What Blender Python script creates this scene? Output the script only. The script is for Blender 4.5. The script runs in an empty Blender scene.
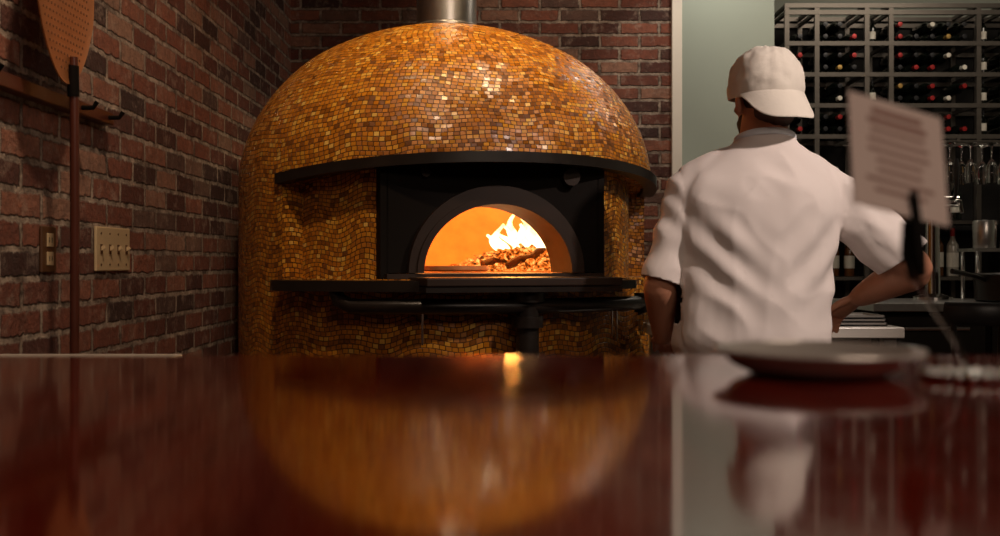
import bpy, bmesh, math, random
from mathutils import Vector, Matrix, noise
random.seed(7)
scn = bpy.context.scene
COL = scn.collection
try:
    scn.view_settings.view_transform = 'Standard'
except Exception: pass

# ------------------------------------------------------------------ materials
class Mat:
    def __init__(s, name):
        s.m = bpy.data.materials.new(name); s.m.use_nodes = True
        s.nt = s.m.node_tree; s.b = s.nt.nodes['Principled BSDF']
    def n(s, t, **k):
        nd = s.nt.nodes.new(t)
        for a, v in k.items(): setattr(nd, a, v)
        return nd
    def put(s, sock, v):
        if isinstance(v, bpy.types.NodeSocket): s.nt.links.new(v, sock)
        else:
            if isinstance(v, (tuple, list)) and len(v) == 3 and sock.type == 'RGBA': v = (*v, 1)
            sock.default_value = v
    def math(s, op, a, b=0.0, c=0.0):
        nd = s.n('ShaderNodeMath', operation=op)
        s.put(nd.inputs[0], a); s.put(nd.inputs[1], b); s.put(nd.inputs[2], c)
        return nd.outputs[0]
    def mix(s, f, a, b, blend='MIX'):
        nd = s.n('ShaderNodeMix', data_type='RGBA', blend_type=blend)
        s.put(nd.inputs[0], f); s.put(nd.inputs[6], a); s.put(nd.inputs[7], b)
        return nd.outputs[2]
    def ramp(s, f, stops, interp='LINEAR'):
        nd = s.n('ShaderNodeValToRGB'); cr = nd.color_ramp; cr.interpolation = interp
        while len(cr.elements) < len(stops): cr.elements.new(0.5)
        for e, (p, c) in zip(cr.elements, stops):
            e.position = p; e.color = (*c, 1)
        s.put(nd.inputs[0], f); return nd.outputs[0]
    def noise(s, vec, scale, detail=3, rough=.5):
        nd = s.n('ShaderNodeTexNoise'); s.put(nd.inputs['Vector'], vec)
        nd.inputs['Scale'].default_value = scale; nd.inputs['Detail'].default_value = detail
        nd.inputs['Roughness'].default_value = rough
        return nd.outputs[0]
    def comb(s, x, y, z=0.0):
        nd = s.n('ShaderNodeCombineXYZ')
        for i, v in enumerate((x, y, z)): s.put(nd.inputs[i], v)
        return nd.outputs[0]
    def obj(s): return s.n('ShaderNodeTexCoord').outputs['Object']
    def sep(s, v):
        nd = s.n('ShaderNodeSeparateXYZ'); s.put(nd.inputs[0], v); return nd.outputs
    def bump(s, h, strength=.5, dist=.01):
        nd = s.n('ShaderNodeBump'); nd.inputs['Strength'].default_value = strength
        nd.inputs['Distance'].default_value = dist; s.put(nd.inputs['Height'], h)
        s.put(s.b.inputs['Normal'], nd.outputs[0])
    def set(s, **k):
        names = dict(col='Base Color', rough='Roughness', metal='Metallic', emit='Emission Color', es='Emission Strength',
                     trans='Transmission Weight', ior='IOR', coat='Coat Weight', spec='Specular IOR Level', sss='Subsurface Weight')
        for a, v in k.items(): s.put(s.b.inputs[names[a]], v)
        return s

def simple(name, col, rough=.5, metal=0.0, var=.15, scale=20, bump=0.0, **k):
    m = Mat(name); o = m.obj()
    f = m.noise(o, scale, 4)
    c = m.mix(f, tuple(x*(1-var) for x in col), tuple(min(1, x*(1+var)) for x in col))
    r = m.math('MULTIPLY_ADD', f, rough*.3, rough*.85)
    m.set(col=c, rough=r, metal=metal, **k)
    if bump: m.bump(m.noise(o, scale*3, 3), bump, .003)
    return m.m

def cells(m, u, v, w, h, mortar, wob=None, off=.5):
    row = m.math('FLOOR', m.math('DIVIDE', v, h))
    fy = m.math('FRACT', m.math('DIVIDE', v, h))
    uu = m.math('ADD', m.math('DIVIDE', u, w), m.math('MULTIPLY', m.math('FRACT', m.math('MULTIPLY', row, .5)), off*2))
    col = m.math('FLOOR', uu); fx = m.math('FRACT', uu)
    wn = m.n('ShaderNodeTexWhiteNoise', noise_dimensions='2D'); m.put(wn.inputs['Vector'], m.comb(col, row))
    return row, col, fx, fy, wn

def edge_mask(m, fx, fy, w, h, mortar, extra):
    dx = m.math('MULTIPLY', m.math('MINIMUM', fx, m.math('SUBTRACT', 1.0, fx)), w)
    dy = m.math('MULTIPLY', m.math('MINIMUM', fy, m.math('SUBTRACT', 1.0, fy)), h)
    d = m.math('MINIMUM', dx, dy)
    if extra is not None: d = m.math('ADD', d, extra)
    nd = m.n('ShaderNodeMapRange', interpolation_type='SMOOTHSTEP')
    m.put(nd.inputs[0], d); nd.inputs[1].default_value = mortar*.35; nd.inputs[2].default_value = mortar*.8
    return nd.outputs[0]

def brick_mat(name, axis):
    m = Mat(name); o = m.obj(); xyz = m.sep(o)
    nx = m.noise(o, 9, 3); nz = m.noise(o, 23, 3)
    u = m.math('ADD', xyz[axis], m.math('MULTIPLY', m.math('SUBTRACT', nx, .5), .016))
    v = m.math('ADD', xyz[2], m.math('MULTIPLY', m.math('SUBTRACT', nz, .5), .014))
    w, h, mo = .205, .067, .013
    row, col, fx, fy, wn = cells(m, u, v, w, h, mo)
    fine = m.noise(o, 70, 5, .65)
    mask = edge_mask(m, fx, fy, w, h, mo, m.math('MULTIPLY', m.math('SUBTRACT', fine, .5), .016))
    r = wn.outputs[0]
    base = m.ramp(r, [(0, (.065, .026, .020)), (.2, (.16, .046, .029)), (.45, (.27, .080, .046)), (.7, (.37, .125, .072)), (.9, (.44, .24, .16)), (1, (.11, .055, .045))])
    mott = m.noise(o, 26, 5, .75)
    mott = m.ramp(mott, [(.3, (0, 0, 0)), (.7, (1, 1, 1))])
    base = m.mix(m.math('MULTIPLY', mott, .8), base, m.mix(.75, base, (.045, .030, .026)))
    big = m.noise(o, 15, 6, .78)
    white = m.ramp(big, [(.53, (0, 0, 0)), (.68, (1, 1, 1))])
    base = m.mix(m.math('MULTIPLY', white, .5), base, (.50, .37, .29))
    mort = m.mix(m.ramp(m.noise(o, 18, 4, .7), [(.35, (0, 0, 0)), (.65, (1, 1, 1))]), (.12, .08, .06), (.54, .42, .33))
    m.set(col=m.mix(mask, mort, base), rough=.85)
    hgt = m.math('ADD', m.math('MULTIPLY', mask, 1.0), m.math('MULTIPLY', fine, .45))
    hgt = m.math('ADD', hgt, m.math('MULTIPLY', r, .3))
    m.bump(hgt, 1.0, .014)
    return m.m

def mosaic_mat():
    m = Mat('gold_mosaic_tile')
    uv = m.n('ShaderNodeUVMap').outputs[0]; s = m.sep(uv); o = m.obj()
    th = m.math('MULTIPLY', s[0], 2*math.pi)
    n1 = m.noise(o, 2.6, 2)
    lower = m.math('LESS_THAN', s[1], -.02)
    amp = m.math('MULTIPLY_ADD', lower, .007, .003)
    wave = m.math('MULTIPLY', m.math('SINE', m.math('MULTIPLY', th, 22.0)), amp)
    v = m.math('ADD', s[1], m.math('ADD', wave, m.math('MULTIPLY', m.math('SUBTRACT', n1, .5), .09)))
    h = .0165; w = .0200
    row = m.math('FLOOR', m.math('DIVIDE', v, h)); fy = m.math('FRACT', m.math('DIVIDE', v, h))
    phi = m.math('MAXIMUM', 0.0, m.math('DIVIDE', m.math('MULTIPLY', m.math('ADD', row, .5), h), .69))
    rr = m.math('MAXIMUM', .03, m.math('MULTIPLY', m.math('COSINE', phi), .79))
    cnt = m.math('ROUND', m.math('MULTIPLY', rr, 2*math.pi/w))
    wr = m.n('ShaderNodeTexWhiteNoise', noise_dimensions='1D'); m.put(wr.inputs['W'], row)
    uu = m.math('ADD', m.math('MULTIPLY', s[0], cnt), wr.outputs[0])
    fx = m.math('FRACT', uu); col = m.math('FLOOR', uu)
    wn = m.n('ShaderNodeTexWhiteNoise', noise_dimensions='2D'); m.put(wn.inputs['Vector'], m.comb(col, row))
    rc = m.sep(wn.outputs[1])
    mask = edge_mask(m, fx, fy, w, h, .0024, None)
    base = m.ramp(wn.outputs[0], [(0, (.13, .040, .004)), (.12, (.27, .085, .006)), (.4, (.42, .140, .008)), (.72, (.52, .190, .012)), (.93, (.62, .29, .030)), (1, (.70, .43, .10))])
    c = m.mix(mask, (.09, .033, .006), base)
    m.set(col=c, rough=m.math('MULTIPLY_ADD', rc[2], .22, .22))
    tx = m.math('MULTIPLY', m.math('SUBTRACT', rc[0], .5), fx)
    ty = m.math('MULTIPLY', m.math('SUBTRACT', rc[1], .5), fy)
    hh = m.math('ADD', m.math('MULTIPLY', m.math('ADD', tx, ty), 1.0), m.math('MULTIPLY', mask, .4))
    m.bump(hh, .85, .005)
    return m.m

def wood_counter():
    m = Mat('polished_mahogany'); o = m.obj(); s = m.sep(o)
    v = m.comb(m.math('MULTIPLY', s[0], 14.0), m.math('MULTIPLY', s[1], 1.2), s[2])
    g = m.noise(v, 3.0, 6, .65)
    c = m.ramp(g, [(.3, (.10, .006, .002)), (.55, (.20, .014, .005)), (.75, (.28, .028, .010))])
    f = m.noise(m.comb(m.math('MULTIPLY', s[0], 60.0), m.math('MULTIPLY', s[1], 6.0), s[2]), 2.0, 4)
    m.set(col=c, rough=m.math('MULTIPLY_ADD', f, .06, .045))
    return m.m

def emis(name, stops, strength, scale=14, dark=(.02, .01, .005)):
    m = Mat(name); o = m.obj()
    f = m.noise(o, scale, 5, .6)
    c = m.ramp(f, stops)
    m.set(col=dark, rough=.9, emit=c, es=strength)
    return m.m

BRICK_Y = brick_mat('old_brick_side', 1); BRICK_X = brick_mat('old_brick_rear', 0)
TILE = mosaic_mat(); WOOD = wood_counter()
BLACKSTEEL = simple('blackened_steel', (.006, .004, .003), .7, 0, .3, spec=.1)
IRON = simple('black_iron', (.014, .010, .008), .32, .2, .3)
BRUSHED = simple('brushed_steel', (.52, .50, .48), .3, 1.0, .12, 40)
SATIN = simple('satin_aluminium', (.42, .40, .38), .35, .6, .12, 40)
DISHM = simple('stainless_steel', (.68, .62, .57), .25, .25, .08, 40)
CHROME = simple('chrome', (.7, .68, .66), .12, 1.0, .05)
FIREBRICK = simple('firebrick', (.66, .36, .15), .9, 0, .3, 14, .4)
PLASTER = simple('pale_green_plaster', (.34, .365, .31), .8, 0, .04, 6)
CEILM = simple('dark_ceiling_paint', (.10, .09, .08), .9)
WHITE = simple('white_paint', (.66, .62, .55), .5, 0, .04)
TRIMM = simple('cream_trim_paint', (.85, .79, .70), .5, 0, .04)
MARBLE = simple('white_marble', (.62, .58, .53), .25, 0, .1, 5)
COPPER = simple('copper_peel_metal', (.50, .19, .065), .42, .6, .2, 12)
WALNUT = simple('dark_wood', (.09, .022, .012), .35, 0, .3, 12)
IVORY = simple('ivory_plastic', (.62, .46, .27), .4, 0, .05)
BROWNPL = simple('brown_plate', (.10, .045, .02), .4)
BLACK = simple('black_plastic', (.012, .011, .011), .4, 0, .2)
COTTON = simple('white_cotton', (.80, .72, .69), .9, 0, .03, 8, .15)
COLLAR = simple('pale_blue_rib', (.70, .72, .77), .9, 0, .03, 60, .15)
CAPM = simple('cap_twill', (.80, .74, .66), .9, 0, .05, 30, .2)
SKIN = simple('skin', (.55, .25, .15), .5, 0, .12, 30, .05, sss=.05)
HAIR = simple('brown_hair', (.06, .024, .013), .6, 0, .4, 90, .6)
DENIM = simple('black_denim', (.02, .02, .024), .9, 0, .3, 60, .3)
CARD = simple('paper_card', (.72, .58, .53), .8, 0, .04)
INK = simple('printed_ink', (.34, .19, .16), .8)
EYE = simple('eye_white', (.8, .78, .75), .2)

mf = Mat('quarry_tile'); o = mf.obj(); s = mf.sep(o)
_, _, fx, fy, wn = cells(mf, s[0], s[1], .2, .2, .006, off=0)
mk = edge_mask(mf, fx, fy, .2, .2, .006, None)
mf.set(col=mf.mix(mk, (.05, .045, .04), mf.mix(wn.outputs[0], (.09, .035, .022), (.13, .055, .035))), rough=.5); mf.bump(mk, .4, .003)
FLOORM = mf.m

# ------------------------------------------------------------------ builders
def catmull(pts, n):
    out = []; L = len(pts)
    for i in range(L-1):
        p0 = pts[max(i-1, 0)]; p1 = pts[i]; p2 = pts[i+1]; p3 = pts[min(i+2, L-1)]
        for k in range(n):
            t = k/n
            out.append(tuple(.5*((2*b)+(-a+c)*t+(2*a-5*b+4*c-d)*t*t+(-a+3*b-3*c+d)*t**3) for a, b, c, d in zip(p0, p1, p2, p3)))
    out.append(tuple(pts[-1])); return out

def loft(bm, rings, mi=0, caps=True):
    vs = [[bm.verts.new(p) for p in r] for r in rings]; n = len(vs[0]); fs = []
    for a, b in zip(vs, vs[1:]):
        for i in range(n):
            fs.append(bm.faces.new((a[i], a[(i+1) % n], b[(i+1) % n], b[i])))
    if caps:
        fs.append(bm.faces.new(vs[0][::-1])); fs.append(bm.faces.new(vs[-1]))
    for f in fs: f.material_index = mi; f.smooth = True
    return vs

def tube_rings(pts, radii, seg=16, up=None):
    pts = [Vector(p) for p in pts]; rings = []
    prev = None
    for i, p in enumerate(pts):
        t = (pts[min(i+1, len(pts)-1)]-pts[max(i-1, 0)]).normalized()
        if prev is None:
            ref = Vector(up) if up else (Vector((0, 0, 1)) if abs(t.z) < .9 else Vector((1, 0, 0)))
            a = (ref-t*ref.dot(t)).normalized()
        else: a = (prev-t*prev.dot(t)).normalized()
        prev = a; b = t.cross(a)
        r = radii[i] if isinstance(radii, (list, tuple)) else radii
        ra, rb = (r if isinstance(r, (tuple, list)) else (r, r))
        rings.append([p+a*ra*math.cos(k*2*math.pi/seg)+b*rb*math.sin(k*2*math.pi/seg) for k in range(seg)])
    return rings

class MB:
    def __init__(s, *mats): s.bm = bmesh.new(); s.mats = list(mats)
    def _mi(s, m):
        if m not in s.mats: s.mats.append(m)
        return s.mats.index(m)
    def box(s, c, d, m, rot=None, bev=0.0):
        M = Matrix.Translation(c) @ (rot.to_4x4() if rot is not None else Matrix()) @ Matrix.Diagonal((*d, 1))
        g = bmesh.ops.create_cube(s.bm, size=1, matrix=M)
        mi = s._mi(m); fs = {f for v in g['verts'] for f in v.link_faces}
        for f in fs: f.material_index = mi
        if bev:
            es = list({e for f in fs for e in f.edges})
            r = bmesh.ops.bevel(s.bm, geom=es, offset=bev, segments=2, affect='EDGES', profile=.5)
            for f in r['faces']: f.material_index = mi
    def bb(s, x0, x1, y0, y1, z0, z1, m, bev=0.0):
        s.box(((x0+x1)/2, (y0+y1)/2, (z0+z1)/2), (x1-x0, y1-y0, z1-z0), m, bev=bev)
    def tube(s, pts, r, m, seg=14, up=None): loft(s.bm, tube_rings(pts, r, seg, up), s._mi(m))
    def cyl(s, a, b, r, m, r2=None, seg=20): s.tube([a, b], [r, r if r2 is None else r2], m, seg)
    def lathe(s, prof, M, m, seg=24, caps=True):
        if not isinstance(M, Matrix): M = Matrix.Translation(M)
        loft(s.bm, [[M @ Vector((r*math.cos(k*2*math.pi/seg), r*math.sin(k*2*math.pi/seg), z)) for k in range(seg)] for r, z in prof], s._mi(m), caps)
    def ball(s, c, r, m, scale=(1, 1, 1), seg=16):
        M = Matrix.Translation(c) @ Matrix.Diagonal((*scale, 1))
        g = bmesh.ops.create_uvsphere(s.bm, u_segments=seg, v_segments=seg//2+2, radius=r, matrix=M)
        mi = s._mi(m)
        for f in {f for v in g['verts'] for f in v.link_faces}: f.material_index = mi; f.smooth = True
    def done(s, name, parent=None, sharp=35, origin=None, normals=True):
        if normals: bmesh.ops.recalc_face_normals(s.bm, faces=s.bm.faces)
        me = bpy.data.meshes.new(name); s.bm.to_mesh(me)
        flags = [f.smooth for f in s.bm.faces]; s.bm.free()
        for m in s.mats: me.materials.append(m)
        me.set_sharp_from_angle(angle=math.radians(sharp))
        me.polygons.foreach_set('use_smooth', flags); me.update()
        ob = bpy.data.objects.new(name, me); COL.objects.link(ob)
        if parent: ob.parent = parent
        return ob

def empty(name, M=None):
    e = bpy.data.objects.new(name, None); COL.objects.link(e); e.empty_display_size = .2
    if M is not None: e.matrix_world = M
    return e

def wallbox(name, x0, x1, y0, y1, z0, z1, m):
    b = MB(); b.bb(x0, x1, y0, y1, z0, z1, m); return b.done(name)

EYEZ = 1.11
CEIL = 3.2
# ------------------------------------------------------------------ room shell
wallbox('floor', -1.3, 4.4, -3.2, 7.1, -.1, 0, FLOORM)
wallbox('ceiling', -1.3, 4.4, -3.2, 7.1, CEIL, CEIL+.1, CEILM)
wallbox('wall_left', -1.275, -1.075, -3.0, 5.6, 0, CEIL, BRICK_Y)
wallbox('wall_back', -1.075, .88, 5.4, 5.6, 0, CEIL, BRICK_X)
wallbox('trim_1', .88, .93, 5.36, 5.62, 0, CEIL, TRIMM)
wallbox('wall_alcove', .88, 1.62, 6.2, 6.9, 0, CEIL, PLASTER)
wallbox('wall_far', 1.62, 4.2, 6.9, 7.1, 0, CEIL, PLASTER)
wallbox('wall_right', 4.2, 4.4, -3.0, 7.1, 0, CEIL, PLASTER)
wallbox('wall_front', -1.3, 4.4, -3.2, -3.0, 0, CEIL, CEILM)

# ------------------------------------------------------------------ bar counter
b = MB()
b.bb(-1.07, 2.6, -.30, .68, 1.005, 1.05, WOOD, .004)
b.bb(-1.07, 2.6, -.02, .50, 0, 1.004, WALNUT)
b.bb(-1.07, 2.6, -.05, -.02, .0, .1, BLACK)
b.done('bar_counter')

# ------------------------------------------------------------------ pizza oven
TH = math.radians(17)
OV = empty('pizza_oven', Matrix.Translation((-.208, 4.10, 0)) @ Matrix.Rotation(TH, 4, 'Z'))
R, RR, Z1, Z2, DH = .79, .705, 1.055, 1.445, .575
A0, A1 = -58, 80
bm = bmesh.new(); uvl = bm.loops.layers.uv.new('UVMap')
def drop(a):
    return .060*min(1.0, abs((a-8)/68))**2
def zdrop(a, z):
    if z <= Z1: k = 0
    elif z <= Z2: k = (z-Z1)/(Z2-Z1)
    else: k = max(0, 1-(z-Z2)/.42)
    return z-drop(a)*k
def P(a, r, z): a = math.radians(a); return (r*math.sin(a), -r*math.cos(a), z)
def PD(a, r, z): return P(a, r, zdrop(a, z))
def quad(a0, a1, p0, p1):
    vs = [bm.verts.new(PD(a0, p0[0], p0[1])), bm.verts.new(PD(a1, p0[0], p0[1])), bm.verts.new(PD(a1, p1[0], p1[1])), bm.verts.new(PD(a0, p1[0], p1[1]))]
    f = bm.faces.new(vs)
    for l, (a, v) in zip(f.loops, ((a0, p0[2]), (a1, p0[2]), (a1, p1[2]), (a0, p1[2]))):
        l[uvl].uv = (a/360+.5, v)
def rad(z0, r): return (r, z0, z0-Z2)
NP = 40
domep = []
for i in range(NP+1):
    ph = math.pi/2*i/NP
    domep.append((max(R*math.cos(ph)**1.05, .02), Z2+DH*math.sin(ph), ph*.69))
for a in range(-180, 180, 2):
    a2 = a+2
    for z0, z1 in ((0, .3), (.3, .6), (.6, .9), (.9, Z1)): quad(a, a2, rad(z0, R), rad(z1, R))
    if A0 <= a < A1:
        quad(a, a2, (R, Z1, Z1-Z2), (RR, Z1, Z1-Z2+R-RR))
        if not (-30 <= a < 30):
            for k in range(4):
                z0 = Z1+(Z2-Z1)*k/4; z1 = Z1+(Z2-Z1)*(k+1)/4
                quad(a, a2, rad(z0, RR), rad(z1, RR))
        quad(a, a2, (RR, Z2, -.085), (R, Z2, 0))
    else:
        for k in range(4):
            z0 = Z1+(Z2-Z1)*k/4; z1 = Z1+(Z2-Z1)*(k+1)/4
            quad(a, a2, rad(z0, R), rad(z1, R))
    for p0, p1 in zip(domep, domep[1:]): quad(a, a2, p0, p1)
for a in (A0, A1):
    vs = [bm.verts.new(PD(a, r, z)) for r, z in ((RR, Z1), (R, Z1), (R, Z2), (RR, Z2))]
    f = bm.faces.new(vs)
    for l, (r, z) in zip(f.loops, ((RR, Z1), (R, Z1), (R, Z2), (RR, Z2))): l[uvl].uv = (a/360+.5+r/(2*math.pi*R), z-Z2)
bmesh.ops.remove_doubles(bm, verts=bm.verts, dist=1e-5)
me = bpy.data.meshes.new('tiled_body'); bm.normal_update(); bm.to_mesh(me); bm.free(); me.materials.append(TILE)
for p in me.polygons: p.use_smooth = True
me.set_sharp_from_angle(angle=math.radians(35))
ob = bpy.data.objects.new('tiled_body', me); COL.objects.link(ob); ob.parent = OV

def arcbox(b, a0, a1, r0, r1, z0, z1, m, step=2, roundend=False, dz=None):
    rings = []
    n = max(2, int((a1-a0)/step))
    for i in range(n+1):
        a = a0+(a1-a0)*i/n
        q = r1
        if roundend:
            e = min(a-a0, a1-a)
            L = 9.0
            if e < L: q = r0+(r1-r0)*math.sqrt(max(0.02, 1-(1-e/L)**2))
        h = -dz(a) if dz else 0
        rings.append([Vector(P(a, r, z+h)) for r, z in ((r0, z0), (q, z0), (q, z1), (r0, z1))])
    loft(b.bm, rings, b._mi(m))
b = MB()
arcbox(b, A0-1, A1, .76, .812, 1.428, 1.462, IRON, dz=drop)
b.done('hood_band', OV)
MW, MH, MZ = .252, .224, 1.075
def arch(w, h, y, z, n=28): return [Vector((w*math.cos(math.pi*i/n), y, z+h*math.sin(math.pi*i/n))) for i in range(n+1)]
BRONZE = simple('heat_browned_steel', (.020, .010, .006), .55, 0, .3, spec=.25)
b = MB()
mi = b._mi(BLACKSTEEL)
n = 28
yf = -.665
inner = arch(MW+.01, MH+.01, yf, MZ, n)
outer = []
for i in range(n+1):
    c, s_ = math.cos(math.pi*i/n), math.sin(math.pi*i/n)
    k = min(.365/max(abs(c), 1e-6), .365/max(s_, 1e-6)); x = c*k; z = MZ+min(s_*k, .365)
    outer.append(Vector((x, yf, z)))
iv = [b.bm.verts.new(p) for p in inner]; ovv = [b.bm.verts.new(p) for p in outer]
for i in range(n): b.bm.faces.new((ovv[i], ovv[i+1], iv[i+1], iv[i])).material_index = mi
b.bb(-.385, -.36, yf, -.55, Z1, Z2-.003, BLACKSTEEL); b.bb(.36, .385, yf, -.55, Z1, Z2-.003, BLACKSTEEL)
def archring(b, w0, h0, w1, h1, y0, y1, z, m, n=28):
    rings = []
    for i in range(n+1):
        c, s_ = math.cos(math.pi*i/n), math.sin(math.pi*i/n)
        rings.append([Vector((w0*c, y0, z+h0*s_)), Vector((w1*c, y0, z+h1*s_)), Vector((w1*c, y1, z+h1*s_)), Vector((w0*c, y1, z+h0*s_))])
    loft(b.bm, rings, b._mi(m))
archring(b, MW+.02, MH+.02, .30, .285, -.70, -.655, MZ, BRONZE)
archring(b, MW, MH, MW+.022, MH+.022, -.71, -.50, MZ, BRONZE)
b.bb(-.37, .37, -.70, -.5, Z1+.001, MZ-.003, BRONZE)
b.cyl((-.24, -.685, 1.40), (-.24, -.66, 1.40), .016, BRONZE)
b.cyl((.255, -.70, 1.395), (.255, -.66, 1.395), .03, BRONZE)
b.done('arch_facade', OV, normals=True)
b = MB(); mi = b._mi(FIREBRICK)
rc, hc, yc = .60, .36, -.03
N = 64; Rr = []
for i in range(17):
    ph = math.pi/2*i/16
    Rr.append([b.bm.verts.new((rc*max(math.cos(ph), .01)*math.cos(2*math.pi*k/N), yc+rc*max(math.cos(ph), .01)*math.sin(2*math.pi*k/N), 1.074+hc*math.sin(ph))) for k in range(N)])
for a_, b_ in zip(Rr, Rr[1:]):
    for k in range(N):
        q = (a_[k], a_[(k+1) % N], b_[(k+1) % N], b_[k]); c = sum((v.co for v in q), Vector())/4
        if c.y < -.3 and (c.x/(MW+.02))**2+((c.z-MZ)/(MH+.03))**2 < 1: continue
        f = b.bm.faces.new(q); f.material_index = mi; f.smooth = True
b.lathe([(.62, 1.05), (.62, 1.074)], (0, yc, 0), FIREBRICK, 48)
b.done('firing_chamber', OV)
b = MB()
arcbox(b, -60, -10, .60, .905, 1.018, 1.052, IRON, roundend=True)
arcbox(b, 10, 38, .60, .90, 1.022, 1.05, IRON, roundend=True)
b.bb(-.30, .33, -.95, -.66, 1.036, 1.062, BRONZE, .004)
b.bb(-.30, .33, -.945, -.66, 1.018, 1.034, IRON)
b.done('landing_shelf', OV)
b = MB()
pts = [Vector(P(a, .87, .972)) for a in range(-34, 53, 3)]
pts = [Vector(P(-38, .86, 1.02)), Vector(P(-37, .865, .99))]+pts
b.tube(pts, .024, IRON)
b.cyl(P(3, .86, 1.02), P(3, .86, 0.0), .036, IRON)
b.cyl(P(3, .86, .94), P(3, .86, .905), .05, IRON)
b.cyl(P(3, .86, 1.02), P(3, .86, .985), .055, IRON)
for a in (36, 44, 52): b.cyl(P(a, .87, .94), P(a, .87, 1.005), .03, IRON)
b.cyl(P(-20, .87, .972), P(-20, .775, .93), .016, IRON)
b.cyl(P(46, .87, .972), P(46, .775, .93), .016, IRON)
for a, L in ((-19, .10), (24, .09), (25.5, .10)):
    b.cyl(P(a, .875, .955), P(a, .875, .955-L), .004, CHROME, seg=8)
b.done('iron_rail', OV)
b = MB()
b.lathe([(.117, 1.99), (.117, CEIL-.001)], (0, 0, 0), BRUSHED, 40)
b.lathe([(.135, 1.995), (.135, 2.02), (.118, 2.03)], (0, 0, 0), BRUSHED, 40)
b.done('flue_pipe', OV)
# fire
EMB = emis('glowing_embers', [(.40, (.04, .006, .001)), (.52, (.8, .14, .01)), (.66, (1, .58, .14))], 1.5, 60)
FL = Mat('flame'); o = FL.obj(); s = FL.sep(o)
f = FL.math('ADD', FL.math('MULTIPLY', FL.math('SUBTRACT', s[2], 1.10), 2.2), FL.math('MULTIPLY', FL.noise(o, 26, 3), .8))
FL.set(col=(0, 0, 0), rough=1, emit=FL.ramp(f, [(.35, (1, .84, .50)), (.72, (1, .68, .27)), (1.0, (1, .28, .04))]), es=3.6); FL = FL.m
LOG = simple('charred_log', (.05, .025, .015), .9, 0, .5, 30, .6)
b = MB()
g = bmesh.ops.create_icosphere(b.bm, subdivisions=6, radius=1, matrix=Matrix())
mi = b._mi(EMB)
for v in g['verts']:
    d = v.co.normalized(); k = 1+.35*noise.noise(d*3)+.30*noise.noise(d*9)+.22*noise.noise(d*22)
    v.co = Vector((d.x*.24*k+.27, d.y*.16*k-.18, max(0, (.085+.04*d.x)*d.z*k)+1.077))
for f in b.bm.faces: f.smooth = True
for i, (a, l) in enumerate((((.06, -.3, 1.10), (.30, -.22, 1.14)), ((.22, -.36, 1.10), (.38, -.10, 1.17)), ((.08, -.22, 1.11), (.30, -.16, 1.16)), ((.2, -.05, 1.12), (.42, -.3, 1.14)), ((.14, -.34, 1.10), (.30, -.30, 1.15)))):
    a = Vector(a); l = Vector(l); ps = [a.lerp(l, t/6)+Vector((0, 0, .006*math.sin(t*2+i))) for t in range(7)]
    b.tube(ps, [.015+.004*math.sin(t*3+i) for t in range(7)], LOG if i % 2 == 0 else EMB, 10)
for i in range(46):
    x, y, h = random.uniform(.30, .52), random.uniform(-.30, -.02), random.uniform(.15, .27)
    if i > 38: x = random.uniform(.20, .32); h *= .6
    ps = []; rs = []
    ph = random.uniform(0, 6)
    for t in range(15):
        q = t/14
        ps.append((x-.05*q+.040*math.sin(q*6+ph)*q, y+.014*math.cos(q*4+ph)*q, 1.10+h*q)); rs.append((.005+.023*math.sin(math.pi*min(1, q*.9+.12))**1.2*(1-q*.75)*(1+.35*math.sin(q*11+ph))+.0005))
    b.tube(ps, rs, FL, 8)
b.done('wood_fire', OV)
CRUST = simple('baked_crust', (.42, .17, .05), .7, 0, .35, 30, .4); SAUCE = simple('cheese_and_sauce', (.55, .18, .05), .5, 0, .6, 45, .3)
b = MB()
b.lathe([(.02, 1.077), (.11, 1.077), (.125, 1.084), (.12, 1.097), (.105, 1.095), (.10, 1.086)], (-.09, -.46, 0), CRUST, 32)
b.lathe([(.101, 1.085), (.101, 1.091), (.01, 1.092)], (-.09, -.46, 0), SAUCE, 32)
b.done('pizza', OV)

# ------------------------------------------------------------------ left wall things
WX = -1.075
b = MB()
b.bb(WX+.001, WX+.032, 2.0, 2.84, 1.478, 1.512, WALNUT, .003)
for yy in (2.12, 2.62, 2.80):
    b.tube([(WX+.02, yy, 1.495), (WX+.06, yy, 1.495), (WX+.070, yy, 1.51)], .006, BLACKSTEEL, 8)
b.done('peel_rack')
b = MB(); mi = b._mi(COPPER)
cy, cz = 2.385, 1.730; px_ = WX+.085
def peel_pt(a, k, x):
    yy = .158*k*math.sin(a); zz = .215*k*math.cos(a)
    if math.cos(a) < -.2: yy *= 1-.22*(-.2-math.cos(a))
    return Vector((x, cy+yy, cz+zz))
rings = [[peel_pt(2*math.pi*i/48, k, px_+dx) for i in range(48)] for k, dx in ((.02, .0), (.5, 0), (.93, 0), (1, .004), (1.0, .007), (.93, .004), (.5, .004), (.02, .004))]
loft(b.bm, rings, mi)
HOLE = simple('peel_hole_dark', (.20, .075, .03), .8)
for i in range(-8, 9):
    for j in range(-12, 13):
        yy, zz = i*.017+(j % 2)*.0085, j*.0165
        if (yy/.135)**2+(zz/.19)**2 < 1:
            b.cyl((px_+.0035, cy+yy, cz+zz), (px_+.0052, cy+yy, cz+zz), .0032, HOLE, seg=6)
b.tube([(px_+.012, 2.41, 1.58), (px_+.012, 2.412, 1.50), (px_+.008, 2.425, 1.2), (px_+.0, 2.44, .35)], [.009, .0105, .0105, .0105], WALNUT, 12)
b.cyl((px_+.01, 2.41, 1.56), (px_+.01, 2.412, 1.49), .013, BLACKSTEEL)
b.done('pizza_peel')
b = MB()
b.bb(WX+.001, WX+.009, 2.775, 3.025, 1.085, 1.205, IVORY, .003)
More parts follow.
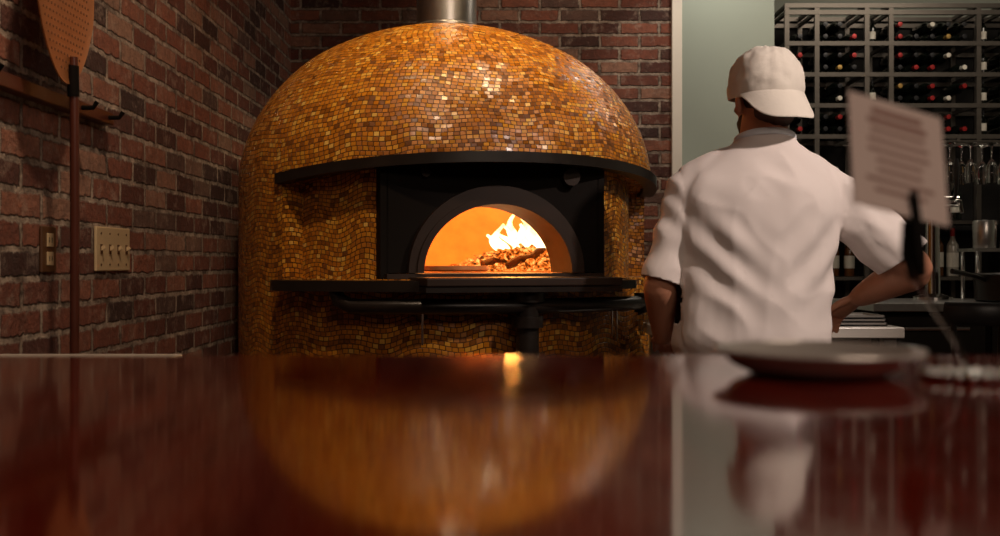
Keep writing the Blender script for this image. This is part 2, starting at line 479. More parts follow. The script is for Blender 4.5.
for k in range(4):
    yy = 2.775+.25*(k+.5)/4
    b.bb(WX+.009, WX+.011, yy-.006, yy+.006, 1.132, 1.158, BROWNPL)
    b.box((WX+.014, yy, 1.148), (.012, .007, .010), IVORY, Matrix.Rotation(-.5, 3, 'Y'))
    for zz in (1.103, 1.187): b.cyl((WX+.008, yy, zz), (WX+.0105, yy, zz), .003, BROWNPL, seg=8)
b.done('light_switch_plate')
b = MB()
b.bb(WX+.001, WX+.009, 2.445, 2.525, 1.085, 1.195, BROWNPL, .003)
for zz in (1.118, 1.162):
    b.bb(WX+.009, WX+.012, 2.468, 2.502, zz-.016, zz+.016, IVORY, .001)
    for dy in (-.007, .007): b.bb(WX+.0115, WX+.0125, 2.485+dy-.0015, 2.485+dy+.0015, zz-.006, zz+.006, BLACK)
b.done('wall_outlet')
b = MB()
b.bb(WX+.003, -.64, 1.45, 2.12, .88, .925, WHITE, .004)
b.bb(WX+.003, -.68, 1.50, 2.08, .0, .879, BRUSHED)
for k in range(2):
    b.bb(-.679, -.668, 1.53+.27*k, 1.78+.27*k, .12, .84, BRUSHED, .003)
    b.cyl((-.655, 1.57+.27*k, .76), (-.655, 1.74+.27*k, .76), .006, CHROME, seg=8)
b.done('side_prep_counter')

# ------------------------------------------------------------------ prep table right
b = MB()
b.bb(.50, 1.30, 3.37, 3.68, .865, .90, MARBLE, .004)
for x in (.54, 1.26):
    for y in (3.41, 3.64): b.bb(x-.02, x+.02, y-.02, y+.02, 0, .864, BRUSHED)
b.bb(.52, 1.28, 3.4, 3.66, .28, .30, BRUSHED)
b.bb(.56, 1.24, 3.63, 3.65, .78, .864, BRUSHED)
b.done('prep_table')
b = MB()
for k in range(3):
    z = .9005+k*.012
    x0_, x1_ = 1.10+.004*k, 1.27-.003*k
    b.bb(x0_, x1_, 3.44, 3.64, z, z+.004, SATIN)
    for x0, x1, y0, y1 in ((x0_, x0_+.005, 3.44, 3.64), (x1_-.005, x1_, 3.44, 3.64), (x0_, x1_, 3.44, 3.445), (x0_, x1_, 3.635, 3.64)):
        b.bb(x0, x1, y0, y1, z, z+.0105, SATIN)
b.done('baking_sheet_stack')
YEL = simple('mustard_yellow', (.65, .45, .06), .4)
b = MB()
b.lathe([(.020, .931), (.022, .94), (.022, 1.0), (.016, 1.01), (.009, 1.015), (.005, 1.04), (.003, 1.042)], (1.66, 4.68, 0), YEL)
b.done('squeeze_bottle')
DOUGH = simple('pizza_dough', (.75, .66, .50), .8)
b = MB(); b.lathe([(.03, .9005), (.10, .902), (.112, .909), (.10, .917), (.03, .914), (.005, .913)], (.85, 3.52, 0), DOUGH, 32); b.done('pizza_dough_round')

# ------------------------------------------------------------------ back bar
b = MB()
b.bb(1.62, 3.6, 4.55, 5.2, .895, .93, BRUSHED, .003)
b.bb(1.66, 3.6, 4.60, 5.18, .0, .894, BLACKSTEEL)
for k in range(4):
    x0 = 1.68+k*.47
    b.bb(x0, x0+.44, 4.585, 4.60, .64, .87, IRON, .003); b.bb(x0, x0+.44, 4.585, 4.60, .12, .62, IRON, .003)
    b.cyl((x0+.08, 4.565, .82), (x0+.36, 4.565, .82), .009, BRUSHED, seg=8); b.cyl((x0+.08, 4.565, .57), (x0+.36, 4.565, .57), .009, BRUSHED, seg=8)
    for xx in (x0+.1, x0+.34):
        for zz in (.82, .57): b.cyl((xx, 4.565, zz), (xx, 4.59, zz), .005, BRUSHED, seg=6)
b.done('back_bar_cabinet')
b = MB()
b.bb(2.25, 3.4, 4.97, 5.17, 1.16, 1.175, BRUSHED)
for x in (2.27, 2.85, 3.38):
    for y in (4.99, 5.15): b.cyl((x, y, .931), (x, y, 1.16), .01, BRUSHED, seg=8)
b.done('riser_shelf')
b = MB()
b.lathe([(.15, .931), (.16, .94), (.165, 1.05), (.172, 1.055), (.165, 1.06), (.155, 1.05), (.15, .95), (.02, .945)], (2.32, 4.75, 0), IRON, 36)
b.tube([(2.17, 4.70, 1.03), (2.10, 4.66, 1.05), (1.98, 4.60, 1.07)], [.012, .010, .012], IRON, 10)
b.done('saute_pan')
b = MB()
b.lathe([(.05, 1.176), (.052, 1.18), (.055, 1.30), (.05, 1.31), (.01, 1.312)], (2.33, 5.05, 0), BRUSHED)
b.lathe([(.05, 1.176), (.052, 1.18), (.045, 1.36), (.03, 1.40), (.02, 1.42), (.004, 1.425)], (2.46, 5.05, 0), CHROME)
b.lathe([(.045, 1.176), (.06, 1.28), (.055, 1.28), (.04, 1.18)], (2.60, 5.06, 0), CHROME)
b.done('cocktail_shaker_set')
b = MB()
TX, TY = 2.06, 5.00
b.lathe([(.09, .931), (.09, .945), (.035, .96), (.03, 1.42), (.035, 1.44), (.01, 1.46)], (TX, TY, 0), CHROME)
b.cyl((TX-.12, TY, 1.40), (TX+.12, TY, 1.40), .028, CHROME)
for x in (TX-.1, TX, TX+.1):
    b.tube([(x, TY-.02, 1.40), (x, TY-.07, 1.39), (x, TY-.09, 1.34)], [.012, .01, .008], CHROME, 10)
    b.tube([(x, TY-.02, 1.42), (x, TY-.03, 1.46), (x, TY-.03, 1.56), (x, TY-.03, 1.60)], [.007, .010, .016, .008], BLACK, 10)
b.done('beer_tap_tower')

GDARK = simple('dark_green_glass', (.006, .008, .006), .08, 0, .2); GBRN = simple('amber_glass', (.09, .030, .008), .1)
GCLR = simple('pale_spirit_glass', (.35, .33, .28), .08)
FOILR = simple('red_foil', (.35, .02, .02), .35, .4); FOILB = simple('black_foil', (.02, .02, .022), .35, .4); FOILG = simple('gold_foil', (.45, .28, .08), .35, .6)
LAB = simple('bottle_label', (.62, .58, .50), .7)
def bottle(b, M, glass, foil, label=True, s=1.0):
    pr = [(.02, 0), (.036, .003), (.0375, .012), (.0375, .19), (.034, .205), (.020, .228), (.0145, .245), (.0138, .262)]
    b.lathe([(r*s, z*s) for r, z in pr], M, glass, 14)
    b.lathe([(.0148*s, .255*s), (.0148*s, .298*s), (.0155*s, .300*s), (.0155*s, .306*s), (.004*s, .307*s)], M, foil, 12)
    if label: b.lathe([(.0380*s, .06*s), (.0382*s, .061*s), (.0382*s, .15*s), (.0380*s, .151*s)], M, LAB, 14)
RX0, RX1, RY0, RY1 = 1.71, 3.5, 6.30, 6.66
rows = [1.875+.186*k for k in range(5)]
cols = [1.72, 1.90, 2.20, 2.345, 2.87, 3.02, 3.48]
b = MB()
RK = simple('steel_rack', (.12, .105, .09), .4, .7)
RKB = simple('rack_backing', (.008, .007, .006), .9)
for x in cols:
    for y in (RY0, RY1): b.bb(x-.014, x+.014, y-.01, y+.01, .0, 2.66, RK)
for z in rows+[2.80]:
    zz = min(z, 2.66)
    b.bb(RX0, RX1, RY0-.012, RY0+.012, zz-.026, zz, RK); b.bb(RX0, RX1, RY1-.012, RY1+.012, zz-.026, zz, RK)
    for x in cols: b.bb(x-.01, x+.01, RY0, RY1, zz-.02, zz-.001, RK)
b.bb(RX0, RX1, RY1+.012, RY1+.02, .0, 2.66, RKB)
b.done('wine_rack')
b = MB()
for k in range(4):
    for c0, c1 in ((1.72, 1.90), (1.90, 2.20), (2.345, 2.87), (3.02, 3.48)):
        n = int((c1-c0-.03)/.083)
        for i in range(n):
            for lv in (0, 1):
                if random.random() < .08+.15*lv: continue
                x = c0+.02+(c1-c0-.04)*(i+.5)/n; z = rows[k]+.038+lv*.073
                M = Matrix.Translation((x, RY0+.31, z)) @ Matrix.Rotation(math.pi/2, 4, 'X')
                bottle(b, M, GDARK, random.choice([FOILR, FOILR, FOILB, FOILB, FOILB, FOILG, LAB]), False, .92)
for x, ks in ((2.27, (1, 3)), (2.945, (0, 1, 2, 3))):
    for k in ks:
        bottle(b, Matrix.Translation((x, RY0+.10, rows[k]+.002)), GDARK, FOILB, True, .51)
b.done('wine_bottles')
b = MB()
for z in (1.02, 1.36):
    b.bb(1.75, 3.46, RY0+.03, RY1-.03, z-.02, z, RK)
b.done('liquor_shelves')
b = MB()
for z in (1.021, 1.361):
    x = 1.82
    while x < 3.42:
        if min(abs(x-c) for c in cols) > .05:
            M = Matrix.Translation((x, RY0+.14, z)); bottle(b, M, random.choice([GDARK, GBRN, GBRN, GCLR]), random.choice([FOILB, FOILG, FOILR]), random.random() < .6, random.uniform(.8, 1.0))
        x += random.uniform(.09, .13)
b.done('liquor_bottles')
GL = Mat('clear_glass').set(col=(.9, .9, .9), rough=.03, trans=1.0, ior=1.45).m
b = MB()
for i in range(9):
    for yy in (6.02, 6.14):
        x = 2.1+i*.12
        b.lathe([(.03, 1.79), (.031, 1.787), (.006, 1.775), (.0045, 1.70), (.02, 1.68), (.034, 1.65), (.033, 1.59), (.028, 1.565)], (x, yy, 0), GL, 16, caps=False)
b.bb(2.0, 3.2, 5.95, 6.0, 1.792, 1.80, RK); b.bb(2.0, 3.2, 6.07, 6.09, 1.792, 1.80, RK); b.bb(2.0, 3.2, 6.18, 6.20, 1.792, 1.80, RK)
for x in (2.01, 2.6, 3.19): b.bb(x-.008, x+.008, 5.95, 6.285, 1.80, 1.815, RK)
b.done('hanging_wine_glasses')
b = MB()
sx, sy = 1.72, 3.78
b.lathe([(.02, .70), (.17, .70), (.185, .72), (.17, .745), (.02, .75)], (sx, sy, 0), BLACK, 32)
for a in (45, 135, 225, 315):
    c, s_ = math.cos(math.radians(a)), math.sin(math.radians(a))
    b.tube([(sx+.13*c, sy+.13*s_, .70), (sx+.21*c, sy+.21*s_, 0)], .013, IRON, 10)
ring = [(sx+.185*math.cos(t*math.pi/12), sy+.185*math.sin(t*math.pi/12), .25) for t in range(25)]
b.tube(ring, .008, IRON, 8)
arc = [(sx+.18*math.cos(math.radians(t)), sy+.18*math.sin(math.radians(t)), .93) for t in range(-150, -29, 10)]
b.tube(arc, [(.04, .012)]*len(arc), BLACK, 12)
for t in (-140, -90, -40): b.cyl((sx+.165*math.cos(math.radians(t)), sy+.165*math.sin(math.radians(t)), .73), (sx+.18*math.cos(math.radians(t)), sy+.18*math.sin(math.radians(t)), .92), .010, IRON, seg=10)
b.done('bar_stool')

# ------------------------------------------------------------------ dish and sign stand
b = MB()
DX, DY = .170, .562
b.lathe([(.026, 1.0502), (.036, 1.0510), (.045, 1.0555), (.0505, 1.0615), (.0540, 1.0625), (.0545, 1.0632), (.0500, 1.0628), (.044, 1.0570), (.034, 1.0525), (.005, 1.0522)], (DX, DY, 0), DISHM, 56)
ringp = [(DX+.0540*math.cos(t*math.pi/28), DY+.0540*math.sin(t*math.pi/28), 1.0630) for t in range(57)]
b.tube(ringp, .0011, DISHM, 8)
b.done('stainless_bowl')
SG = empty('table_sign_holder', Matrix.Translation((.238, .535, 1.05)))
b = MB()
b.lathe([(.004, .0003), (.017, .0003), (.018, .002), (.012, .004), (.002, .006)], (0, 0, 0), CHROME, 32)
for i in range(20):
    a = 2*math.pi*i/20; b.ball((.0205*math.cos(a), .0205*math.sin(a), .0030), .0028, CHROME, seg=10)
b.tube([(0, 0, .004), (-.004, .005, .02), (-.012, .013, .036), (-.018, .02, .052), (-.020, .024, .068)], .0016, CHROME, 8)
b.tube([(-.018, .022, .050), (-.0195, .024, .064), (-.0205, .025, .082)], [(.003, .003), (.0055, .003), (.003, .0015)], BLACKSTEEL, 10)
b.tube([(-.015, .018, .052), (-.0165, .020, .066), (-.0185, .022, .098)], [(.002, .002), (.004, .002), (.002, .001)], BLACKSTEEL, 10)
b.done('clip_stand', SG)
Wv = Vector((.059, .022, -.0120)); Hv = Vector((.006, .022, .0610)); Hv -= Wv*(Hv.dot(Wv)/Wv.length_squared); Nv = Wv.cross(Hv).normalized()
if Nv.y < 0: Nv = -Nv
rc = Matrix((Wv.normalized(), Nv, Hv.normalized())).transposed()
b = MB()
cc = Vector((-.0236, .030, .1155))
b.box(cc, (Wv.length, .0008, Hv.length), CARD, rc)
rr_ = random.Random(3)
for k in range(9):
    w = rr_.uniform(.030, .048)
    hgt = .0036 if k < 2 else .0020
    b.box(cc+rc @ Vector((0, -.0006, .025-k*.0058)), (w, .0003, hgt), INK, rc)
b.done('printed_card', SG)

# ------------------------------------------------------------------ man
def finish_remesh(bm, name, voxel, mat, parent, smooth=4, disp=None, post=None, solid=0.0):
    bmesh.ops.recalc_face_normals(bm, faces=bm.faces)
    me = bpy.data.meshes.new(name+'_src'); bm.to_mesh(me); bm.free()
    ob = bpy.data.objects.new(name+'_src', me); COL.objects.link(ob)
    md = ob.modifiers.new('r', 'REMESH'); md.mode = 'VOXEL'; md.voxel_size = voxel
    if smooth:
        sm = ob.modifiers.new('s', 'SMOOTH'); sm.iterations = smooth; sm.factor = .5
    dg = bpy.context.evaluated_depsgraph_get(); dg.update()
    me2 = bpy.data.meshes.new_from_object(ob.evaluated_get(dg))
    bpy.data.objects.remove(ob)
    b2 = bmesh.new(); b2.from_mesh(me2); b2.normal_update()
    if disp:
        nn = [(v, v.normal.copy(), disp(v.co, v.normal)) for v in b2.verts]
        for v, n_, d_ in nn: v.co += n_*d_
    if post: post(b2)
    b2.to_mesh(me2); b2.free(); me2.name = name
    me2.materials.clear(); me2.materials.append(mat)
    for p in me2.polygons: p.use_smooth = True
    o2 = bpy.data.objects.new(name, me2); COL.objects.link(o2); o2.parent = parent
    if parent: o2.matrix_parent_inverse = parent.matrix_world.inverted()
    if solid:
        sd = o2.modifiers.new('t', 'SOLIDIFY'); sd.thickness = solid; sd.offset = -1
    return o2

MAN = empty('man', Matrix.Translation((.74, 3.05, 0)))
bpy.context.view_layer.update()
def ringsec(secs, n=5, seg=36, ex=2.3):
    out = []
    for cx, cy, z, rx, ry in catmull(secs, n):
        r = []
        for k in range(seg):
            t = 2*math.pi*k/seg; c, s_ = math.cos(t), math.sin(t)
            r.append(Vector((cx+rx*math.copysign(abs(c)**(2/ex), c), cy+ry*math.copysign(abs(s_)**(2/ex), s_), z)))
        out.append(r)
    return out
def limb(bm, pts, rad_, n=5, seg=18):
    q = catmull([(*p, r) for p, r in zip(pts, rad_)], n)
    loft(bm, tube_rings([p[:3] for p in q], [p[3] for p in q], seg))
def ellip(bm, c, s3, rot=None, sub=4):
    M = Matrix.Translation(c) @ (rot.to_4x4() if rot else Matrix()) @ Matrix.Diagonal((*s3, 1))
    bmesh.ops.create_icosphere(bm, subdivisions=sub, radius=1, matrix=M)

LS, LE, LW = Vector((.560, 3.06, 1.325)), Vector((.462, 3.03, 1.050)), Vector((.490, 3.165, .880))
RS, RE, RW = Vector((.940, 3.06, 1.325)), Vector((1.190, 3.02, 1.090)), Vector((1.090, 3.205, 1.00))
HC = Vector((.770, 3.055, 1.592)); HR = Matrix.Rotation(math.radians(17), 3, 'Z') @ Matrix.Rotation(math.radians(-6), 3, 'X')
H = lambda x, y, z: HC+HR @ Vector((x, y, z))

def add_hand(bm, w, d, n_, side):
    d = d.normalized(); side = (side-d*side.dot(d)).normalized(); n_ = d.cross(side)*(1 if d.cross(side).dot(n_) > 0 else -1)
    rg = []
    for t, wd, th in ((-.02, .026, .021), (0, .028, .019), (.03, .036, .017), (.06, .041, .015), (.085, .040, .013), (.095, .034, .009)):
        c = w+d*t
        rg.append([c+side*wd*math.cos(k*math.pi/8)+n_*th*math.sin(k*math.pi/8) for k in range(16)])
    loft(bm, rg)
    for i, (o_, L) in enumerate(((.030, .072), (.010, .080), (-.010, .075), (-.029, .058))):
        p = w+d*.078+side*o_; dd = d.copy(); ps = [p]
        for j, f_ in enumerate((.25, .40, .32, .28)):
            ang = (.15, .35, .45, .35)[j]
            dd = (dd*math.cos(ang)+n_*math.sin(ang)).normalized() if j else dd
            p = p+dd*L*f_*1.05+side*o_*.06*f_; ps.append(p)
        limb(bm, ps, [.0095, .009, .0085, .008, .0065], 4, 10)
    p = w+d*.018+side*.026
    ps = [p, p+side*.022+d*.020+n_*.006, p+side*.034+d*.045+n_*.012, p+side*.036+d*.068+n_*.018]
    limb(bm, ps, [.014, .012, .010, .008], 4, 10)

bm = bmesh.new()
ellip(bm, H(0, -.005, .025), (.078, .098, .098), HR)
ellip(bm, H(0, .030, -.055), (.060, .070, .072), HR)
ellip(bm, H(0, .062, -.098), (.026, .025, .022), HR, 3)
ellip(bm, H(0, .082, .018), (.045, .016, .012), HR, 3)
limb(bm, [H(0, .092, .010), H(0, .108, -.012), H(0, .116, -.030), H(0, .098, -.040)], [.008, .010, .014, .008], 3, 10)
ellip(bm, H(0, .092, -.062), (.024, .012, .006), HR, 3); ellip(bm, H(0, .090, -.073), (.021, .012, .007), HR, 3)
for sg in (-1, 1):
    ellip(bm, H(sg*.040, .070, -.025), (.022, .018, .016), HR, 3)
    ellip(bm, H(sg*.088, -.004, -.030), (.011, .018, .031), HR @ Matrix.Rotation(sg*.35, 3, 'Z'), 3)
    ellip(bm, H(sg*.092, -.008, -.018), (.009, .021, .018), HR @ Matrix.Rotation(sg*.5, 3, 'Z'), 3)
limb(bm, [H(0, -.012, -.03), (.768, 3.04, 1.53), (.762, 3.045, 1.46), (.755, 3.05, 1.38)], [.064, .066, .068, .072], 4, 24)
loft(bm, ringsec([(.73, 3.04, .84, .16, .10), (.73, 3.04, .95, .17, .11), (.735, 3.04, 1.10, .17, .10), (.745, 3.04, 1.25, .18, .105), (.75, 3.05, 1.35, .16, .09), (.752, 3.05, 1.42, .09, .06)]))
for S_, E_, W_, kk in ((LS, LE, LW, .95), (RS, RE, RW, 1.08)):
    limb(bm, [S_+Vector((0, 0, .0)), S_.lerp(E_, .35), S_.lerp(E_, .75), E_, E_.lerp(W_, .3), E_.lerp(W_, .75), W_], [.052*kk, .052*kk, .049*kk, .049*kk, .049*kk, .037*kk, .029], 5, 20)
add_hand(bm, LW, Vector((.15, .75, -.10)), Vector((0, 0, -1)), Vector((1, 0, 0)))
add_hand(bm, RW, Vector((-.45, .6, -.55)), Vector((0, 0, -1)), Vector((-1, -.3, 0)))
for sx_ in (-1, 1):
    x = .73+sx_*.10
    limb(bm, [(x, 3.04, .86), (x+sx_*.01, 3.03, .70), (x+sx_*.02, 3.03, .50), (x+sx_*.025, 3.045, .28), (x+sx_*.03, 3.05, .09)], [.088, .078, .052, .050, .036], 5, 20)
    limb(bm, [(x+sx_*.03, 3.03, .06), (x+sx_*.035, 3.10, .05), (x+sx_*.04, 3.20, .035)], [.038, .036, .026], 4, 14)
finish_remesh(bm, 'body', .006, SKIN, MAN, 3)

# shirt
bm = bmesh.new()
loft(bm, ringsec([(.726, 3.04, .70, .220, .155), (.726, 3.04, .80, .226, .160), (.728, 3.04, .92, .226, .158), (.736, 3.04, 1.06, .222, .150), (.742, 3.04, 1.20, .232, .150), (.750, 3.045, 1.30, .236, .142), (.756, 3.05, 1.365, .205, .120), (.762, 3.05, 1.410, .158, .098), (.766, 3.048, 1.438, .118, .086), (.768, 3.045, 1.460, .088, .079), (.768, 3.045, 1.52, .078, .075)]))
def sl(S_, E_, n0, ext, rads):
    d = (E_-S_).normalized()
    limb(bm, [S_-d*.05+Vector((n0, 0, -.005)), S_, S_.lerp(E_, .35), S_.lerp(E_, .7), E_+d*ext], rads, 5, 24)
sl(LS, LE, .05, .03, [.060, .072, .070, .062, .056])
sl(RS, RE, -.05, .03, [.060, .074, .080, .080, .078])
limb(bm, [LS+Vector((0, 0, .0)), LS.lerp(Vector((.70, 3.05, 1.40)), .5)+Vector((0, 0, .0)), Vector((.71, 3.05, 1.395))], [.070, .072, .062], 4, 20)
limb(bm, [RS+Vector((0, 0, .0)), RS.lerp(Vector((.82, 3.05, 1.40)), .5)+Vector((0, 0, .0)), Vector((.82, 3.05, 1.395))], [.070, .072, .062], 4, 20)
LD, RD = (LE-LS).normalized(), (RE-RS).normalized()
def gs(x, s_): return math.exp(-(x/s_)**2)
def folds(co, nr):
    p = co
    q = noise.noise(Vector((p.x*2.2+3, p.y*2, p.z*1.6)))
    q2 = noise.noise(Vector((p.x*4+7, p.y*3, p.z*3)))
    d = .010*noise.noise(Vector((p.x*6, p.y*5, p.z*3.0)))
    d += .0075*math.sin(p.x*30+(p.x-.74)*(p.z-1.2)*60+q*9)*max(0, min(1, (1.32-p.z)*3))*(.5+q2)
    for ax, k in ((.56, 1), (.95, -1)):
        u = (p.x-ax)*k*.75+(1.22-p.z)*.66; w = -(p.x-ax)*k*.66+(1.22-p.z)*.75
        if -.05 < u < .35:
            d += .0075*math.sin(w*58+q*8)*gs(u-.10, .12)*gs(w-.03, .12)
    if p.x < .52 or p.x > .98:
        d += .0055*math.sin(p.z*60+p.x*(30 if p.x < .7 else 55)+q2*7)*(.6+q)
    r_ = abs(noise.noise(Vector((p.x*9, p.y*6, p.z*5+q*2))))
    d += .016*(.25-r_)
    r2 = abs(noise.noise(Vector((p.x*7+p.z*9+4, p.y*5, p.z*4-p.x*6))))
    d += .011*(.2-r2)
    if p.z < 1.0: d += .008*math.sin(p.z*48+p.x*12+q*9)*min(1, (1.0-p.z)*7)*(.5+q2)
    if p.z > 1.36: d *= max(0, 1-(p.z-1.36)/.08)
    return d
def cuts(b2):
    def cut(co, no, test):
        fs = [f for f in b2.faces if test(f.calc_center_median())]
        g = set(fs)
        for f in fs: g.update(f.edges); g.update(f.verts)
        bmesh.ops.bisect_plane(b2, geom=list(g), plane_co=co, plane_no=no, clear_outer=True)
    cut(Vector((0, 0, .80)), Vector((0, 0, -1)), lambda c: c.z < .9)
    nk = Vector((.768, 3.045, 1.464)); nn = Vector((0, .25, 1)).normalized()
    cut(nk, nn, lambda c: c.z > 1.43 and abs(c.x-.768) < .12)
    cut(LE+Vector((0, 0, .005)), (LD+Vector((0, 0, -.2))).normalized(), lambda c: (c-LE).length < .12 and c.x < .5115 and (c-LE).dot(LD) > -.05)
    cut(RE-RD*.045, (RD+Vector((-.1, 0, -.2))).normalized(), lambda c: (c-RE).length < .16 and (c-RE).dot(RD) > -.10 and c.x > 1.03)
finish_remesh(bm, 't_shirt', .0075, COTTON, MAN, 8, folds, cuts, .003)
b = MB()
cp = []
for k in range(33):
    t = 2*math.pi*k/32
    y_ = 3.045+.081*math.sin(t); cp.append((.768+.086*math.cos(t), y_, 1.462-(y_-3.045)*.25))
b.tube(cp, [(.010, .0035)]*33, COLLAR, 10)
c_ = b.done('shirt_collar', MAN); c_.matrix_parent_inverse = MAN.matrix_world.inverted()

bm = bmesh.new()
ellip(bm, H(0, -.014, .010), (.083, .096, .095), HR)
ellip(bm, H(0, -.045, -.060), (.064, .050, .046), HR)
def cuth(b2):
    for co, no in ((H(0, 0, .04), HR @ Vector((0, 0, 1))), (H(0, .045, 0), HR @ Vector((0, 1, .2)))):
        bmesh.ops.bisect_plane(b2, geom=b2.verts[:]+b2.edges[:]+b2.faces[:], plane_co=co, plane_no=no, clear_outer=True)
finish_remesh(bm, 'hair', .005, HAIR, MAN, 2, lambda c, n_: .003*noise.noise(c*60), cuth)
bm = bmesh.new()
ellip(bm, H(0, .030, -.066), (.066, .074, .070), HR)
def cutb(b2):
    bmesh.ops.bisect_plane(b2, geom=b2.verts[:]+b2.edges[:]+b2.faces[:], plane_co=H(0, 0, -.045), plane_no=HR @ Vector((0, .25, 1)), clear_outer=True)
    bmesh.ops.bisect_plane(b2, geom=b2.verts[:]+b2.edges[:]+b2.faces[:], plane_co=H(0, -.005, 0), plane_no=HR @ Vector((0, -1, 0)), clear_outer=True)
finish_remesh(bm, 'beard', .005, HAIR, MAN, 2, lambda c, n_: .003*noise.noise(c*60), cutb)
b = MB()
for sg in (-1, 1):
    b.ball(H(sg*.032, .080, -.002), .0125, EYE); b.ball(H(sg*.032, .0895, -.002), .0055, BLACK)
c_ = b.done('eyes', MAN); c_.matrix_parent_inverse = MAN.matrix_world.inverted()

# cap (worn backwards)
b = MB(); mi = b._mi(CAPM)
CT = Matrix.Rotation(math.radians(9), 3, 'X')
C = lambda x, y, z: HC+HR @ (CT @ Vector((x, y, z)))
cz0 = .016
CRX, CRY, CH = .106, .117, .124
def crown(ph, t, k=1.0):
    seam = 1+.018*min(1, abs(math.sin(3*t))*2.2)
    wr = 1+.035*noise.noise(Vector((math.cos(t)*2.4, math.sin(t)*2.4, ph*3)))+.025*noise.noise(Vector((math.cos(t)*5, math.sin(t)*5, ph*7+4)))
    f_ = seam*wr*math.cos(ph)**.66*k
    return C(CRX*f_*math.cos(t), -.004+CRY*f_*math.sin(t), cz0+CH*math.sin(ph)**1.1*wr)
rings = [[crown(math.pi/2*i/20.3, 2*math.pi*k/96) for k in range(96)] for i in range(21)]
rings.insert(0, [C((CRX-.002)*math.cos(2*math.pi*k/96), -.004+(CRY-.002)*math.sin(2*math.pi*k/96), cz0-.026) for k in range(96)])
rings.insert(0, [C((CRX-.010)*math.cos(2*math.pi*k/96), -.004+(CRY-.010)*math.sin(2*math.pi*k/96), cz0-.026) for k in range(96)])
loft(b.bm, rings, mi, caps=False)
b.ball(C(0, -.004, cz0+CH*1.0), .007, CAPM, (1, 1, .6))
NS, NT = 28, 8
G = []
for side_ in (0, 1):
    g = []
    for i in range(NS+1):
        s_ = -1+2*i/NS; a = math.radians(-90+s_*74); row_ = []
        for j in range(NT+1):
            t = j/NT
            L = .056*max(0, 1-abs(s_)**3)**.5
            x = (CRX+.001)*math.cos(a)*(1+.04*t*(1-abs(s_))); y = -.004+(CRY+.001)*math.sin(a)-L*t
            z = cz0-.008-.078*t*max(0, 1-abs(s_)**4)-.010*s_*s_ - side_*.0035
            v_ = b.bm.verts.new(C(x, y, z)); row_.append(v_)
        g.append(row_)
    for i in range(NS):
        for j in range(NT):
            f = b.bm.faces.new((g[i][j], g[i+1][j], g[i+1][j+1], g[i][j+1])); f.material_index = mi; f.smooth = True
    G.append(g)
for i in range(NS): b.bm.faces.new((G[0][i][NT], G[0][i+1][NT], G[1][i+1][NT], G[1][i][NT]))
c_ = b.done('baseball_cap', MAN, sharp=60); c_.matrix_parent_inverse = MAN.matrix_world.inverted()

bm = bmesh.new()
loft(bm, ringsec([(.725, 3.04, .72, .19, .13), (.725, 3.04, .82, .198, .135), (.725, 3.04, .93, .19, .13), (.725, 3.04, .96, .185, .125)]))
for sx_ in (-1, 1):
    x = .73+sx_*.10
    limb(bm, [(x, 3.04, .82), (x+sx_*.01, 3.03, .66), (x+sx_*.02, 3.03, .48), (x+sx_*.025, 3.045, .28), (x+sx_*.03, 3.05, .10)], [.105, .100, .080, .072, .066], 5, 20)
finish_remesh(bm, 'trousers', .010, DENIM, MAN, 4, lambda c, n_: .006*noise.noise(c*9))
b = MB()
for sx_ in (-1, 1):
    x = .73+sx_*.14
    q = catmull([(x, 2.99, .05, .038, .045), (x, 3.04, .055, .05, .042), (x, 3.12, .045, .032, .05), (x, 3.21, .035, .025, .05), (x, 3.26, .03, .018, .03)], 4)
    loft(b.bm, tube_rings([p[:3] for p in q], [(p[3], p[4]) for p in q], 18), b._mi(BLACK))
    b.bb(x-.05, x+.05, 2.96, 3.27, .0005, .018, BLACK, .008)
c_ = b.done('shoes', MAN); c_.matrix_parent_inverse = MAN.matrix_world.inverted()

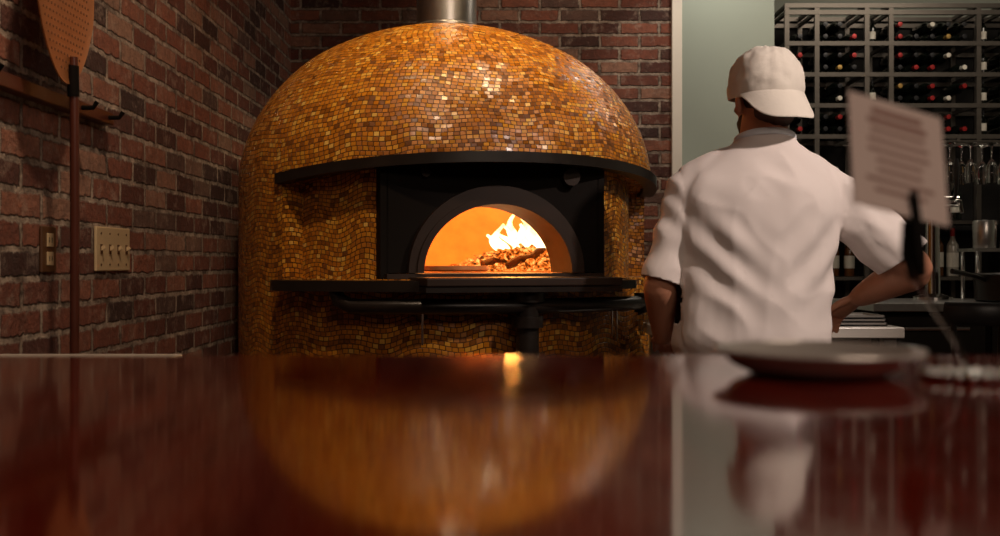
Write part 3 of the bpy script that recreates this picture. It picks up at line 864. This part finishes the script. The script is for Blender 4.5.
# ------------------------------------------------------------------ lights
def aim(o, tgt): o.rotation_euler = (Vector(tgt)-o.location).to_track_quat('-Z', 'Y').to_euler()
def spot(name, loc, tgt, e, col, size=60, blend=.6, rad_=.05):
    l = bpy.data.lights.new(name, 'SPOT'); l.energy = e; l.color = col; l.spot_size = math.radians(size); l.spot_blend = blend; l.shadow_soft_size = rad_
    o = bpy.data.objects.new(name, l); COL.objects.link(o); o.location = loc; aim(o, tgt); return o
def area(name, loc, tgt, e, col, sx, sy):
    l = bpy.data.lights.new(name, 'AREA'); l.shape = 'RECTANGLE'; l.size = sx; l.size_y = sy; l.energy = e; l.color = col
    o = bpy.data.objects.new(name, l); COL.objects.link(o); o.location = loc; aim(o, tgt); return o
def point(name, loc, e, col, r=.05, parent=None):
    l = bpy.data.lights.new(name, 'POINT'); l.energy = e; l.color = col; l.shadow_soft_size = r
    o = bpy.data.objects.new(name, l); COL.objects.link(o); o.location = loc
    if parent: o.parent = parent
    return o
WARM = (1, .71, .41)
spot('oven_spotlight', (.38, 3.22, 3.12), (.02, 3.95, 1.85), 135, WARM, 62, .9, .10)
spot('oven_spotlight.001', (-.35, 3.0, 3.12), (-.25, 3.9, 1.7), 48, WARM, 62, .9, .10)
spot('ceiling_spotlight', (2.1, 1.3, 3.05), (.80, 3.0, 1.38), 225, (1, .81, .70), 32, .8, .06)
spot('wall_spotlight', (-.35, 1.8, 3.12), (-1.07, 3.0, 1.15), 92, (1, .73, .49), 85, .95, .08)
spot('back_wall_fill', (.30, 4.5, 3.12), (.45, 5.4, 1.5), 17, (1, .78, .58), 100, .9, .08)  # unseen fill lamp, added to lift the dim brick behind the oven
area('bar_ceiling_light', (2.4, 5.0, 3.15), (2.4, 5.6, 1), 25, (1, .85, .68), 1.2, .6)
area('alcove_light', (1.25, 5.75, 3.15), (1.25, 6.1, 1), 7, (1, .95, .82), .4, .2)
spot('trim_fill_spot', (1.10, 4.6, 3.12), (.90, 5.36, 2.1), 30, (1, .90, .76), 40, .8, .05)  # added fill, no fixture here, brightens the cream trim
area('dining_room_light', (1.5, -1.2, 3.1), (.8, 2.0, .8), 42, (1, .78, .61), 2.0, 1.0)
point('fire_glow', (.24, -.18, 1.33), 20, (1, .38, .07), .06, OV)
point('fire_glow.001', (-.15, .1, 1.25), 6, (1, .38, .07), .08, OV)
w = bpy.data.worlds.new('world'); scn.world = w; w.use_nodes = True
w.node_tree.nodes['Background'].inputs[0].default_value = (.9, .75, .6, 1); w.node_tree.nodes['Background'].inputs[1].default_value = .02

# ------------------------------------------------------------------ camera
cd = bpy.data.cameras.new('camera'); cam = bpy.data.objects.new('camera', cd); COL.objects.link(cam)
cam.location = (0, 0, EYEZ); cam.rotation_euler = (math.pi/2, 0, 0)
cd.lens = 37.8; cd.sensor_width = 36; cd.shift_y = -.006; cd.clip_start = .01
cd.dof.use_dof = True; cd.dof.focus_distance = 3.5; cd.dof.aperture_fstop = 6.3
scn.camera = cam
